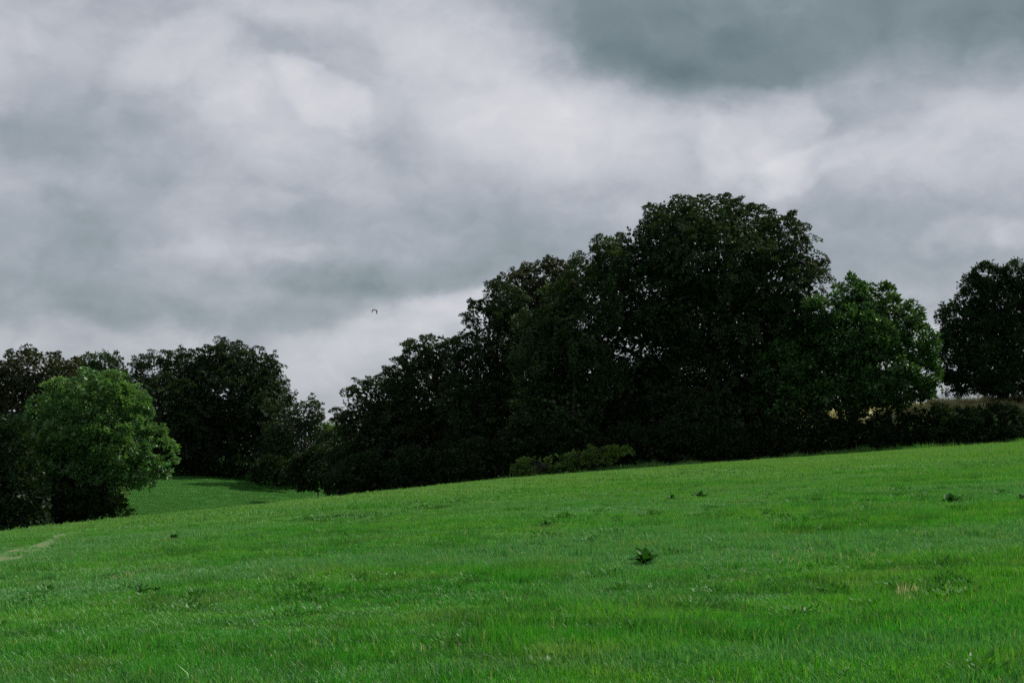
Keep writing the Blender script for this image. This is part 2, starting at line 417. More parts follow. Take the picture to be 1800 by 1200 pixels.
def crown_sprays(rng, lobes, dens, gap, inner=0.28, low=None):
    """spray centres through the shell of a union of lobes; returns points and outward directions"""
    P, O = [], []
    C = np.array([l[:3] for l in lobes]); R = np.array([l[3:6] for l in lobes])
    ph = rng.random()
    for i, (c, r) in enumerate(zip(C, R)):
        p16 = 1.6075
        area = 4 * np.pi * (((r[0] * r[1]) ** p16 + (r[0] * r[2]) ** p16 + (r[1] * r[2]) ** p16) / 3) ** (1 / p16)
        n = max(int(area * dens), 10)
        d = unit(rng.normal(0, 1, (n, 3)))
        rr = np.where(rng.random(n) < inner, rng.uniform(0.25, 0.7, n), rng.uniform(0.74, 1.0, n))
        p = c + d * r * rr[:, None]
        keep = np.ones(n, bool)
        for j in range(len(C)):
            if j != i: keep &= (((p - C[j]) / R[j]) ** 2).sum(1) > (0.62 if j > i else 0.50)
        keep &= lump(p, ph, 0.75 / max(0.6, dens ** -0.5)) > -gap
        o = unit(d / r)
        P.append(p[keep]); O.append(o[keep])
    P = np.concatenate(P); O = np.concatenate(O)
    if low is not None:
        k = P[:, 2] > low(P); P, O = P[k], O[k]
    return P, O

def sprays_to_leaves(rng, name, P, O, style, size=1.0, fill=None):
    L0, W0, M, droop, flat, ll, lw, lift = STYLE[style]
    n = len(P)
    ax = unit(O + np.array([0, 0, lift]) + rng.normal(0, 0.38, (n, 3)))
    up = unit(np.array([0, 0, 1.0]) + 0.35 * O + rng.normal(0, 0.25, (n, 3)))
    side = unit(np.cross(ax, up)); up = unit(np.cross(side, ax))
    L = L0 * size * rng.uniform(0.55, 1.35, n)
    t = rng.beta(1.5, 1.3, (n, M)); s = rng.uniform(-1, 1, (n, M))
    wp = np.sin(np.pi * np.clip(t, 0, 1) ** 0.75) * 0.9 + 0.18
    W = (W0 * size * rng.uniform(0.7, 1.3, n))[:, None] * wp
    th = rng.normal(0, 1, (n, M)) * flat * W0 * size * 0.55
    base = (P[:, None] + ax[:, None] * ((t - 0.25) * L[:, None])[..., None] + side[:, None] * (s * W)[..., None] + up[:, None] * th[..., None])
    base[..., 2] -= droop * L[:, None] * t * t + 0.25 * droop * np.abs(s) * W
    la = unit(ax[:, None] * 0.75 + side[:, None] * (s * 0.9)[..., None] + rng.normal(0, 0.35, (n, M, 3)) - np.array([0, 0, 0.35 * droop + 0.1]))
    ln = unit(up[:, None] + rng.normal(0, 0.55, (n, M, 3)))
    k = n * M
    sz = rng.uniform(0.65, 1.3, k) * size
    base, la, ln, le, wi = base.reshape(k, 3), la.reshape(k, 3), ln.reshape(k, 3), ll * sz, lw * sz
    if fill is not None and len(fill):       # leaves of the shaded inside of the crown, in larger bunches
        m = len(fill); fs = rng.uniform(0.7, 1.3, m) * size
        base = np.concatenate([base, fill]); la = np.concatenate([la, unit(rng.normal(0, 1, (m, 3)) * [1, 1, .6])])
        ln = np.concatenate([ln, unit(rng.normal(0, 1, (m, 3)))]); le = np.concatenate([le, 0.33 * fs]); wi = np.concatenate([wi, 0.23 * fs])
    return leaf_mesh(name, base, la, ln, le, wi)

def crown_fill(rng, lobes, per_m3, low, gap, inside=0.90):
    out = []; ph = rng.random()
    for l in lobes:
        c, r = np.array(l[:3]), np.array(l[3:6])
        n = int(4 / 3 * np.pi * r.prod() * per_m3)
        p = c + unit(rng.normal(0, 1, (n, 3))) * r * (rng.uniform(0.15, 1, n) ** (1 / 3) * inside)[:, None]
        p = p[lump(p, ph, 0.55) > -gap]
        out.append(p)
    P = np.concatenate(out)
    return P[P[:, 2] > low(P) + 0.15]

def make_tree(name, label, seed, D, base_px, lobes_px, style, leaf, dens=1.0, gap=1.1, trunk_r=0.35, depth=0.85,
              group=None, cat='tree', size=1.0, inner=0.28, sink=0.15, clear=None, fill=15.0):
    """lobes_px: (px, py, half width px, half height px[, depth offset m]) measured at distance D"""
    rng = np.random.default_rng(seed)
    s = D / F
    x0 = (base_px - 900) * s; y0 = D; z0 = float(H(x0, y0)) - sink
    loc = np.array([x0, y0, z0])
    lobes = []
    for l in lobes_px:
        d = px_dir(l[0], l[1]); off = l[4] if len(l) > 4 else rng.uniform(-0.35, 0.35) * l[2] * s
        t = (D + off) / d.y
        c = CAM + np.array(d) * t - loc
        lobes.append((c[0], c[1], c[2], l[2] * s, max(l[2] * s * depth, 0.6), l[3] * s))
    low = (lambda P: H(P[:, 0] + loc[0], P[:, 1] + loc[1]) - loc[2] + (0.15 if clear is None else clear))
    P, O = crown_sprays(rng, lobes, dens, gap, inner, low)
    root = empty(name, loc, label, cat, group)
    add('crown', sprays_to_leaves(rng, 'crown', P, O, style, size, crown_fill(rng, lobes, fill, low, gap * 1.05)), LEAF[leaf], root, kind='stuff')
    # trunk and boughs
    tops = np.array([l[:3] for l in lobes]); hi = tops[:, 2].max()
    top = np.array([tops[:, 0].mean() * 0.6, tops[:, 1].mean() * 0.5, hi * 0.92])
    tk = Tubes()
    path = bend(rng, np.array([0, 0, -0.2]), top, 14, 0.0)
    path[:, :2] *= np.linspace(0.0, 1.0, 14)[:, None] ** 0.8
    h = np.linspace(0, 1, 14)
    rad = trunk_r * ((1 - h) ** 0.85 * 0.93 + 0.05) + trunk_r * 0.55 * np.exp(-h * 16)
    tk.tube(path, rad, 10)
    add('trunk', tk.mesh('trunk'), M_BARK, root)
    br = Tubes()
    for l in lobes:
        c = np.array(l[:3])
        f = np.clip(c[2] / max(top[2], 0.1) * 0.62 - 0.08 + rng.uniform(-0.05, 0.05), 0.10, 0.85)
        i = f * 13; a = np.array([np.interp(i, range(14), path[:, k]) for k in range(3)])
        r0 = np.interp(i, range(14), rad) * 0.55
        limb = bend(rng, a, c, 8, 0.08)
        br.tube(limb, np.linspace(r0, r0 * 0.35, 8), 6)
        near = np.nonzero(((P - c) ** 2).sum(1) < (max(l[3:6]) * 1.05) ** 2)[0]
        if len(near):
            for j in rng.choice(near, min(len(near), 16), replace=False):
                st = limb[rng.integers(3, 8)]
                tw = bend(rng, st, P[j] + O[j] * 0.2, 6, 0.06)
                br.tube(tw, np.linspace(r0 * 0.30, 0.012, 6), 4)
    add('branches', br.mesh('branches'), M_BARK, root, kind='stuff')
    return root

# ------------------------------------------------------------------ trees
make_tree('ash_tree', 'round bright green tree with sunlit leaf clumps beside the path at left', 11, 80, 160,
          [(165, 714, 70, 66), (108, 738, 54, 70), (222, 738, 50, 68), (170, 785, 100, 80, -0.6), (88, 812, 56, 72), (264, 800, 42, 50), (105, 860, 56, 45, 0.6), (180, 850, 50, 40, 0.6)],
          'ash', 'ash', dens=3.2, gap=0.85, trunk_r=0.34, size=0.9)
make_tree('elder_bush', 'nearly black bush filling the shade below the round bright tree', 15, 78, 130,
          [(150, 905, 70, 45), (90, 895, 60, 55), (205, 905, 24, 32), (40, 900, 45, 60), (120, 880, 70, 40)],
          'bush', 'bramble', dens=2.6, gap=1.5, trunk_r=0.15, size=1.1, cat='bush', clear=0.02)
make_tree('brown_green_tree', 'brownish green tree rising behind the bright round tree at the left edge', 12, 112, 60,
          [(62, 652, 62, 40), (14, 672, 52, 46), (112, 668, 56, 42), (-50, 690, 60, 60), (60, 730, 85, 80), (-30, 770, 80, 90), (110, 780, 70, 100)],
          'beech', 'beech_b', dens=1.2, gap=1.25, trunk_r=0.45)
make_tree('small_crowned_tree', 'mid green tree with a small domed top between the round tree and the dark wood', 13, 118, 185,
          [(186, 648, 30, 30), (150, 672, 48, 40), (206, 690, 32, 42), (175, 740, 60, 75), (190, 810, 50, 70)],
          'oak', 'green', dens=1.7, gap=1.2, trunk_r=0.32)
make_tree('field_maple', 'dark leafy tree cut off by the lower left edge behind the brow', 14, 74, 8,
          [(12, 790, 52, 62), (-50, 800, 60, 80), (24, 870, 50, 70), (-30, 900, 70, 70), (50, 905, 34, 50)],
          'bush', 'oak', dens=2.4, gap=1.3, trunk_r=0.25, size=1.15)
make_tree('beech_tree', 'dark dense beech with a broken level top behind the bright round tree', 21, 152, 275,
          [(268, 655, 40, 38), (318, 655, 45, 40), (240, 690, 30, 50), (300, 720, 80, 70), (270, 780, 60, 60), (340, 770, 60, 65)],
          'beech', 'beech', dens=1.5, gap=1.25, trunk_r=0.5, clear=1.6)
make_tree('beech_tree', 'broad dark beech with the highest dome above the far sunlit meadow', 22, 154, 405,
          [(402, 632, 44, 40), (365, 645, 45, 40), (445, 645, 40, 38), (472, 665, 28, 45), (400, 695, 105, 75), (455, 725, 62, 75), (350, 750, 85, 65), (420, 780, 90, 48), (490, 775, 45, 50)],
          'beech', 'beech', dens=1.2, gap=1.2, trunk_r=0.6, clear=1.8)
make_tree('larch_tree', 'dark wispy tree with feathery drooping branch ends at the gap in the wood', 23, 146, 530,
          [(545, 716, 16, 20), (535, 735, 32, 30), (500, 735, 30, 34), (552, 752, 20, 22), (520, 780, 58, 50), (500, 820, 50, 30)],
          'wispy', 'beech', dens=1.2, gap=1.1, trunk_r=0.3)
make_tree('pale_tree', 'small pale green tree catching light in the gap of the wood', 24, 172, 590,
          [(575, 752, 18, 14), (602, 757, 18, 15), (590, 780, 40, 30), (590, 815, 45, 40)],
          'oak', 'sunny', dens=1.6, gap=1.1, trunk_r=0.2)
make_tree('hornbeam_tree', 'lowest dark tree at the left end of the long row', 31, 113, 665,
          [(668, 690, 48, 34), (632, 706, 32, 36), (605, 738, 25, 28), (700, 700, 40, 50), (640, 765, 62, 68), (690, 790, 70, 70), (630, 825, 55, 45)],
          'beech', 'beech', dens=1.5, gap=1.25, trunk_r=0.4)
make_tree('hornbeam_tree', 'dark tree with a flat rounded top, second lowest of the long row', 32, 111, 760,
          [(768, 614, 38, 30), (735, 630, 36, 36), (710, 665, 34, 40), (785, 640, 28, 45), (750, 700, 70, 80), (760, 780, 75, 80), (720, 820, 60, 50)],
          'beech', 'beech', dens=1.5, gap=1.25, trunk_r=0.42)
make_tree('hornbeam_tree', 'dark tree whose crown steps up steeply towards the right in the long row', 33, 107, 860,
          [(852, 566, 38, 42), (888, 530, 40, 42), (825, 610, 32, 48), (880, 600, 60, 70), (840, 690, 70, 80), (890, 760, 70, 70), (830, 800, 60, 50)],
          'beech', 'beech', dens=1.5, gap=1.25, trunk_r=0.42)
make_tree('brown_topped_tree', 'brown tinged tree with a ragged top left of the tallest beech', 34, 112, 955,
          [(960, 492, 56, 34), (915, 505, 38, 34), (1000, 500, 38, 38), (945, 560, 80, 70), (950, 660, 85, 90), (960, 760, 80, 60)],
          'beech', 'beech_b', dens=1.5, gap=1.25, trunk_r=0.45)
make_tree('lime_tree', 'paler green tree with silvery leaves leaning against the tallest beech', 35, 103, 1010,
          [(1068, 450, 30, 36), (1030, 488, 38, 38), (985, 525, 38, 34), (945, 572, 38, 38), (1050, 535, 48, 55), (1000, 590, 62, 60), (950, 640, 50, 50), (1030, 660, 70, 60), (980, 720, 70, 60)],
          'oak', 'silver', dens=1.8, gap=1.2, trunk_r=0.2)
make_tree('tall_beech_tree', 'tallest broad dark beech of the row with a huge domed crown', 36, 107, 1238,
          [(1245, 376, 66, 38), (1185, 394, 58, 46), (1125, 440, 54, 48), (1085, 490, 48, 55), (1310, 396, 52, 40), (1372, 414, 52, 44), (1402, 462, 44, 42), (1438, 474, 26, 9),
           (1240, 450, 140, 85), (1140, 530, 95, 85), (1350, 510, 95, 75), (1250, 560, 150, 70, 1.0), (1110, 620, 95, 85), (1380, 590, 75, 75),
           (1250, 655, 150, 50, 2.0), (1130, 715, 95, 70), (1330, 690, 85, 60, 1.0), (1220, 735, 110, 55)],
          'beech', 'beech', dens=1.4, gap=1.12, trunk_r=0.75, inner=0.22)
make_tree('chestnut_tree', 'fresh green spreading tree right of the tallest beech', 37, 105.5, 1497,
          [(1488, 522, 38, 32), (1535, 528, 40, 32), (1440, 548, 46, 36), (1575, 562, 42, 40), (1602, 608, 38, 42), (1616, 655, 28, 38), (1410, 596, 54, 40),
           (1500, 585, 75, 46), (1540, 640, 80, 50), (1385, 645, 52, 44), (1460, 650, 80, 46), (1585, 680, 55, 26), (1390, 695, 60, 34), (1465, 688, 70, 26), (1540, 680, 50, 26)],
          'chestnut', 'chestnut', dens=1.7, gap=1.0, trunk_r=0.42, inner=0.18, clear=1.0)
make_tree('oak_tree', 'dark oak with a short bare trunk at the right edge', 38, 114, 1763,
          [(1742, 486, 30, 30), (1790, 488, 26, 32), (1708, 516, 26, 30), (1765, 535, 62, 48), (1682, 560, 36, 40), (1835, 520, 45, 50), (1720, 600, 66, 56), (1800, 610, 80, 60),
           (1672, 630, 34, 46), (1700, 672, 44, 26), (1790, 668, 70, 24), (1740, 650, 60, 40)],
          'oak', 'oak', dens=2.0, gap=1.05, trunk_r=0.42, clear=1.0)

# added understorey behind the trunks, blocking sky light from behind
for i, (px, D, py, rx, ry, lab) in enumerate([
        (700, 118, 780, 75, 75, 'added dark shrub deep in shade under the flat topped tree'),
        (860, 117, 745, 85, 80, 'added dark shrub deep in shade under the stepped crown'),
        (1010, 117, 740, 95, 75, 'added dark shrub deep in shade left of the tallest beech trunk'),
        (1150, 118, 735, 80, 60, 'added dark shrub deep in shade below the left of the tallest beech'),
        (1330, 118, 735, 85, 42, 'added dark shrub deep in shade below the right of the tallest beech')]):
    make_tree('backing_shrub', lab, 50 + i, D, px,
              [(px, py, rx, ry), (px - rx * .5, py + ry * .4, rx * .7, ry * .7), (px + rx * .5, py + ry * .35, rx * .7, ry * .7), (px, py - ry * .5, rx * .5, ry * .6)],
              'oak', 'oak', dens=1.0, gap=1.3, trunk_r=0.15, size=1.35, cat='shrub', group='added shrubs blocking light under the long row')

# bushes along the foot of the wood
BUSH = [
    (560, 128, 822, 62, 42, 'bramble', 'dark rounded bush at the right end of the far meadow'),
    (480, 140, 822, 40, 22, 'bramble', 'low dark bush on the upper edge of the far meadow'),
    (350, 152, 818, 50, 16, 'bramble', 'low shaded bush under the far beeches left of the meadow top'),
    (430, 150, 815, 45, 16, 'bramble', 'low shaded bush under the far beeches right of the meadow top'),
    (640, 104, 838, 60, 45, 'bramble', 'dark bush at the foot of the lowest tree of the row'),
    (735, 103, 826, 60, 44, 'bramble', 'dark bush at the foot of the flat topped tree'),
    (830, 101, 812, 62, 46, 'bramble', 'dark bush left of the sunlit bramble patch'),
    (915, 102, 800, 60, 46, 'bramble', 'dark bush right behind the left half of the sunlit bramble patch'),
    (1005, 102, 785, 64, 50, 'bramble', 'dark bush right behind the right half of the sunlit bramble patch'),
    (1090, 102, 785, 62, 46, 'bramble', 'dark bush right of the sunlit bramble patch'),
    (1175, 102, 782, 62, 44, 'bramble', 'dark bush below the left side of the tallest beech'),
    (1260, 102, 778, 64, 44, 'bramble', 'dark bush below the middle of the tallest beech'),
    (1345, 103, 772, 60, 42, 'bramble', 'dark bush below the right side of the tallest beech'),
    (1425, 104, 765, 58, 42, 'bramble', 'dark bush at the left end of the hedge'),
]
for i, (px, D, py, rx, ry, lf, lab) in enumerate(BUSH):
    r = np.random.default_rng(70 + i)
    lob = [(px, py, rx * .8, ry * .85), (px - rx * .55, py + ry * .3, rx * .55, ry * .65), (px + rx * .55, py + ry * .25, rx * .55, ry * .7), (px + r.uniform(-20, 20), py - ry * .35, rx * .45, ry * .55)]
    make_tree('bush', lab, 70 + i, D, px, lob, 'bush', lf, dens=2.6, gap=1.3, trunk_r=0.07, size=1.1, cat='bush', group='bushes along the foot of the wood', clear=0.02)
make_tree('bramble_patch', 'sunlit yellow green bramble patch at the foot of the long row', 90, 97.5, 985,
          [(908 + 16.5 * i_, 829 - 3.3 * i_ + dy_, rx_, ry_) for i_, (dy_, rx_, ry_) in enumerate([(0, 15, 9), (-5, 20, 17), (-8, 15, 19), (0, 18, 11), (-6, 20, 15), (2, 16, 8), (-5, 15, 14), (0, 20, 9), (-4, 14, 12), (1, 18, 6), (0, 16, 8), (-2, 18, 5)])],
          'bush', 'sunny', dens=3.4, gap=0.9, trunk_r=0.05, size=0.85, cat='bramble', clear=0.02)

# the hedge on the bank, right
hl = []
r = np.random.default_rng(5)
for px in np.arange(1455, 1960, 27):
    x = (px - 900) / F * 107
    top = np.interp(px, [1455, 1520, 1650, 1700, 1960], [726, 724, 714, 711, 700]) + r.uniform(-9, 11)
    bot = np.interp(px, [1455, 1800, 1960], [803, 779, 768])
    hl.append((px, (top + bot) / 2 + 2, 24 + r.uniform(-3, 8), (bot - top) / 2 + 3, float(hedge_y(x) - 104.5 + r.uniform(-.3, 1.2))))
make_tree('hedge', 'long dark overgrown hedge on the bank below the fresh green tree and the oak', 91, 106, 1640, hl, 'bush', 'bramble',
          dens=2.6, gap=1.5, trunk_r=0.06, size=1.1, cat='hedge', depth=1.2, clear=0.02)

# ------------------------------------------------------------------ grass (uncountable: blades in tiles, instanced over the field)
def blade_tile(name, seed, n, radius, hmin, hmax, wid):
    rng = np.random.default_rng(seed)
    rr = radius * np.sqrt(rng.random(n)); th = rng.uniform(0, 2 * np.pi, n)
    tuft = rng.normal(0, 1, (max(n // 14, 1), 2)) * radius * 0.5
    x, y = rr * np.cos(th), rr * np.sin(th)
    own = rng.integers(0, len(tuft), n); in_t = rng.random(n) < 0.55
    tt = tuft[own] + rng.normal(0, 0.018, (n, 2))
    x = np.where(in_t, tt[:, 0], x); y = np.where(in_t, tt[:, 1], y)
    h = rng.uniform(hmin, hmax, n) * np.where(rng.random(n) < 0.06, 1.5, 1.0)
    w_ = wid * rng.uniform(0.6, 1.2, n)
    a = rng.uniform(0, 2 * np.pi, n)
    lean = np.stack([np.cos(a), np.sin(a)], 1) * (h * rng.uniform(0.15, 0.75, n))[:, None]
    f = a + np.pi / 2 + rng.normal(0, 0.5, n); sd = np.stack([np.cos(f), np.sin(f)], 1) * (w_ / 2)[:, None]
    b = np.stack([x, y], 1); z0 = np.full(n, -0.02)
    v = np.zeros((n, 5, 3))
    v[:, 0, :2] = b - sd; v[:, 1, :2] = b + sd; v[:, 0, 2] = v[:, 1, 2] = z0
    mid = b + lean * 0.28
    v[:, 2, :2] = mid + sd * 0.85; v[:, 3, :2] = mid - sd * 0.85; v[:, 2, 2] = v[:, 3, 2] = h * 0.58
    v[:, 4, :2] = b + lean; v[:, 4, 2] = h * 0.95
    k = np.arange(n)[:, None] * 5
    fc = np.concatenate([k + np.array([[0, 1, 2]]), k + np.array([[0, 2, 3]]), k + np.array([[3, 2, 4]])])
    me = mesh_np(name, v.reshape(-1, 3), fc)
    return me

def tile_collection(name, meshes, mat):
    c = bpy.data.collections.new(name)
    for i, me in enumerate(meshes):
        me.materials.append(mat)
        c.objects.link(bpy.data.objects.new('%s_%02d' % (name, i), me))
    return c

def scatter(name, coll, pts, rotz, scl, label, nvar):
    me = bpy.data.meshes.new(name)
    me.vertices.add(len(pts)); me.vertices.foreach_set('co', np.ascontiguousarray(pts, np.float32).ravel())
    at = me.attributes.new('rot', 'FLOAT_VECTOR', 'POINT'); at.data.foreach_set('vector', np.ascontiguousarray(rotz, np.float32).ravel())
    at = me.attributes.new('scl', 'FLOAT_VECTOR', 'POINT'); at.data.foreach_set('vector', np.ascontiguousarray(scl, np.float32).ravel())
    rng = np.random.default_rng(len(pts))
    at = me.attributes.new('var', 'INT', 'POINT'); at.data.foreach_set('value', rng.integers(0, nvar, len(pts)).astype(np.int32))
    o = bpy.data.objects.new(name, me); COL.objects.link(o); o['kind'] = 'stuff'; o['label'] = label
    g = bpy.data.node_groups.new(name, 'GeometryNodeTree')
    g.interface.new_socket('Geometry', in_out='INPUT', socket_type='NodeSocketGeometry')
    g.interface.new_socket('Geometry', in_out='OUTPUT', socket_type='NodeSocketGeometry')
    N, L = g.nodes, g.links
    gi, go = N.new('NodeGroupInput'), N.new('NodeGroupOutput')
    ci = N.new('GeometryNodeCollectionInfo'); ci.inputs['Collection'].default_value = coll
    ci.inputs['Separate Children'].default_value = True; ci.inputs['Reset Children'].default_value = True
    ip = N.new('GeometryNodeInstanceOnPoints'); ip.inputs['Pick Instance'].default_value = True
    def attr(nm, ty):
        a = N.new('GeometryNodeInputNamedAttribute'); a.data_type = ty; a.inputs['Name'].default_value = nm
        return a.outputs['Attribute']
    L.new(gi.outputs[0], ip.inputs['Points']); L.new(ci.outputs[0], ip.inputs['Instance'])
    L.new(attr('var', 'INT'), ip.inputs['Instance Index'])
    e2r = N.new('FunctionNodeEulerToRotation'); L.new(attr('rot', 'FLOAT_VECTOR'), e2r.inputs[0]); L.new(e2r.outputs[0], ip.inputs['Rotation'])
    L.new(attr('scl', 'FLOAT_VECTOR'), ip.inputs['Scale']); L.new(ip.outputs[0], go.inputs[0])
    md = o.modifiers.new('grass', 'NODES'); md.node_group = g
    return o

def field_points(rng, step, ya, yb, margin, xr=0.40):
    xs = np.arange(-xr * yb - margin, xr * yb + margin, step); ys = np.arange(ya, yb, step)
    X, Y = np.meshgrid(xs, ys)
    X = X.ravel() + rng.uniform(-.5, .5, X.size) * step; Y = Y.ravel() + rng.uniform(-.5, .5, Y.size) * step
    k = (np.abs(X) < xr * Y + margin)
    return X[k], Y[k]
def patchy(X, Y):
    return (0.5 * np.sin(X * 0.55 + 1.5 * np.sin(Y * 0.23)) * np.sin(Y * 0.62 + 0.8 * np.sin(X * 0.4)) +
            0.3 * np.sin(X * 1.7 + 2 + np.sin(Y * 1.3)) * np.sin(Y * 1.5 + 1.0) + 0.25 * np.sin(X * 0.21 + Y * 0.33))  # 
def lay(name, coll, X, Y, rng, label, nvar, sink=0.0, hs=1.0, vary=0.55, reach=0.9):
    pd = path_dist(X, Y); worn = pd < (0.68 if reach < 0.5 else 2.2)
    k = ~worn | ((rng.random(len(X)) < 0.3) & (reach < 0.5))
    X, Y, worn = X[k], Y[k], worn[k]
    n = len(X)
    rot = np.zeros((n, 3)); rot[:, 2] = rng.uniform(0, 2 * np.pi, n)
    s = rng.uniform(0.85, 1.15, n); hz = np.clip(1 + vary * patchy(X, Y) + rng.normal(0, 0.24, n), 0.35, 2.0) * hs * np.where(worn, 0.35, 1.0)
    return scatter(name, coll, np.column_stack([X, Y, H(X, Y) - sink]), rot, np.column_stack([s, s, s * hz]), label, nvar)

near_tiles = tile_collection('near_blades', [blade_tile('near_blades', 200 + i, 2000, 0.42, 0.028, 0.078, 0.0052) for i in range(7)], M_GRASS)
far_tiles = tile_collection('far_blades', [blade_tile('far_blades', 230 + i, 1700, 0.95, 0.04, 0.10, 0.011) for i in range(5)], M_GRASS)
rng = np.random.default_rng(3)
X, Y = field_points(rng, 0.40, 5.5, 40, 3.0)
ax_, ay_ = np.meshgrid(np.arange(-26, -4, 0.4), np.arange(40, 64, 0.4))
ax_ = ax_.ravel() + rng.uniform(-.2, .2, ax_.size); ay_ = ay_.ravel() + rng.uniform(-.2, .2, ay_.size)
k = path_dist(ax_, ay_) < 3.0
X = np.concatenate([X, ax_[k]]); Y = np.concatenate([Y, ay_[k]])
lay('grass', near_tiles, X, Y, rng, 'short green grass blades across the front of the field', 7, reach=0.42)
X, Y = field_points(rng, 0.85, 38, 116, 6.0)
k = (Y < np.where(X > 4, hedge_y(X) + 2, 116))
lay('distant_grass', far_tiles, X[k], Y[k], rng, 'grass towards the brow and the foot of the trees', 5)
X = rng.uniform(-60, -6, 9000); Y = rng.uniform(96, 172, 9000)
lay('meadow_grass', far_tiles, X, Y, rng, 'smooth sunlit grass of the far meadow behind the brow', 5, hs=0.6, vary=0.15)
# coarse taller tufts in patches
tall_tiles = tile_collection('tuft_blades', [blade_tile('tuft_blades', 280 + i, 150, 0.15, 0.06, 0.135, 0.0062) for i in range(6)], M_GRASS)
X, Y = field_points(rng, 0.33, 6, 48, 2.0)
pn = patchy(X * 1.35 + 4, Y * 1.1) + 0.5 * patchy(X * 3.1, Y * 2.7 + 9)
k = (pn + rng.normal(0, 0.2, len(X)) > 0.42)
lay('coarse_grass', tall_tiles, X[k], Y[k], rng, 'coarse taller tufts scattered in patches through the pasture', 6, reach=0.42, vary=0.3)
# rough uncut grass along the foot of the wood and the hedge
rough_tiles = tile_collection('rough_blades', [blade_tile('rough_blades', 290 + i, 160, 0.45, 0.14, 0.42, 0.014) for i in range(5)], M_GRASS)
X = rng.uniform(-14, 52, 420); Y = np.where(X > 8, hedge_y(X), np.interp(X, [-14, 8], [97, 99.0])) - 0.9 + rng.normal(0, 0.55, 420) + 0.7 * np.sin(X * 0.9) * np.sin(X * 0.37 + 1)
lay('margin_grass', rough_tiles, X, Y, rng, 'rough uncut grass along the foot of the trees and hedge', 5, vary=0.5)
# tall pale dry grass on the bank behind the hedge
dry_tiles = tile_collection('dry_blades', [blade_tile('dry_blades', 260 + i, 420, 0.6, 0.28, 0.55, 0.016) for i in range(4)], LEAF['straw'])
X = rng.uniform(18, 66, 1500); Y = hedge_y(X) + rng.uniform(6.5, 40, 1500)
lay('dry_grass', dry_tiles, X, Y, rng, 'pale dry long grass behind the hedge', 4, vary=0.2)

# ------------------------------------------------------------------ docks and other weeds standing in the pasture
def dock_leaf(rng, L, W, curl):
    t = np.linspace(0, 1, 7)
    prof = np.array([0.10, 0.62, 0.95, 1.0, 0.80, 0.45, 0.04]) * W / 2
    x = t * L; z = np.sin(t * 1.4) * L * 0.10 - curl * L * t ** 2.2
    v = []
    for i in range(7):
        wv = 0.012 * np.sin(i * 2.3 + rng.uniform(0, 6))
        v += [(x[i], -prof[i], z[i] + prof[i] * 0.35 + wv), (x[i], 0, z[i]), (x[i], prof[i], z[i] + prof[i] * 0.35 - wv)]
    f = []
    for i in range(6):
        a = i * 3
        f += [(a, a + 1, a + 4, a + 3), (a + 1, a + 2, a + 5, a + 4)]
    return np.array(v), np.array(f)
def rot_leaf(v, yaw, pitch):
    c, s = math.cos(pitch), math.sin(pitch)
    v = np.column_stack([v[:, 0] * c - v[:, 2] * s, v[:, 1], v[:, 0] * s + v[:, 2] * c])
    c, s = math.cos(yaw), math.sin(yaw)
    return np.column_stack([v[:, 0] * c - v[:, 1] * s, v[:, 0] * s + v[:, 1] * c, v[:, 2]])
def dock(px, py, width_px, label, seed, nleaf=16, parts=False, hz=1.0, name='dock_plant'):
    rng = np.random.default_rng(seed)
    x, y = ground_hit(px, py)
    size = width_px * y / F * 1.35
    root = empty(name, (x, y, float(H(x, y))), label, 'weed', 'weeds standing in the pasture')
    V, Fc, n = [], [], 0
    for i in range(nleaf):
        L = size * rng.uniform(0.30, 0.62); W = L * rng.uniform(0.42, 0.60)
        yaw = i * 2.4 + rng.uniform(-.3, .3); pitch = math.radians(rng.uniform(15, 82)) * hz
        v, f = dock_leaf(rng, L, W, rng.uniform(0.1, 0.8))
        v = rot_leaf(v, yaw, pitch) + np.array([math.cos(yaw) * 0.02, math.sin(yaw) * 0.02, 0.05])
        if parts:
            add('leaf', mesh_np('leaf', v, f, True), LEAF['dock'], root)
        else:
            V.append(v); Fc.append(f + n); n += len(v)
    if not parts:
        add('leaves', mesh_np('leaves', np.concatenate(V), np.concatenate(Fc), True), LEAF['dock'], root, kind='stuff')
    return root
dock(1135, 998, 40, 'largest dark green dock plant in the middle of the field', 1, 26, True)
dock(1231, 878, 27, 'wide dark weed high on the slope below the tallest beech', 2, 12)
dock(1181, 881, 18, 'small flat weed just left of the wide dark weed on the slope', 3, 9, hz=0.6)
dock(1670, 887, 30, 'leafy weed on the slope near the right edge, below the hedge', 4, 12, hz=0.7)
dock(305, 951, 16, 'small weed standing alone right of the earth path', 5, 9)
dock(960, 928, 20, 'bright weed low on the slope above and left of the largest dock', 6, 9, hz=0.6)
dock(928, 912, 18, 'flat dark weed farther up the slope from the bright weed', 7, 9, hz=0.5)
dock(1087, 918, 12, 'tiny weed between the bright weed and the round weed', 8, 8)
dock(1344, 911, 13, 'small round weed below the hedge end on the middle slope', 9, 9)
dock(1353, 875, 14, 'small bright weed high on the slope right of the wide dark weed', 10, 8, hz=0.6)
dock(1665, 831, 12, 'tiny dark weed high on the field close to the hedge', 11, 8)
dock(1795, 883, 16, 'dark weed cut by the right edge of the picture', 12, 9)
dock(249, 1050, 20, 'dark weed in the near left grass, left of a pair', 13, 10, hz=1.1)
dock(275, 1049, 16, 'dark weed in the near left grass, right of a pair', 14, 9, hz=1.1)
dock(607, 947, 12, 'tiny upright weed on the left slope below the brow', 15, 7, hz=1.1)

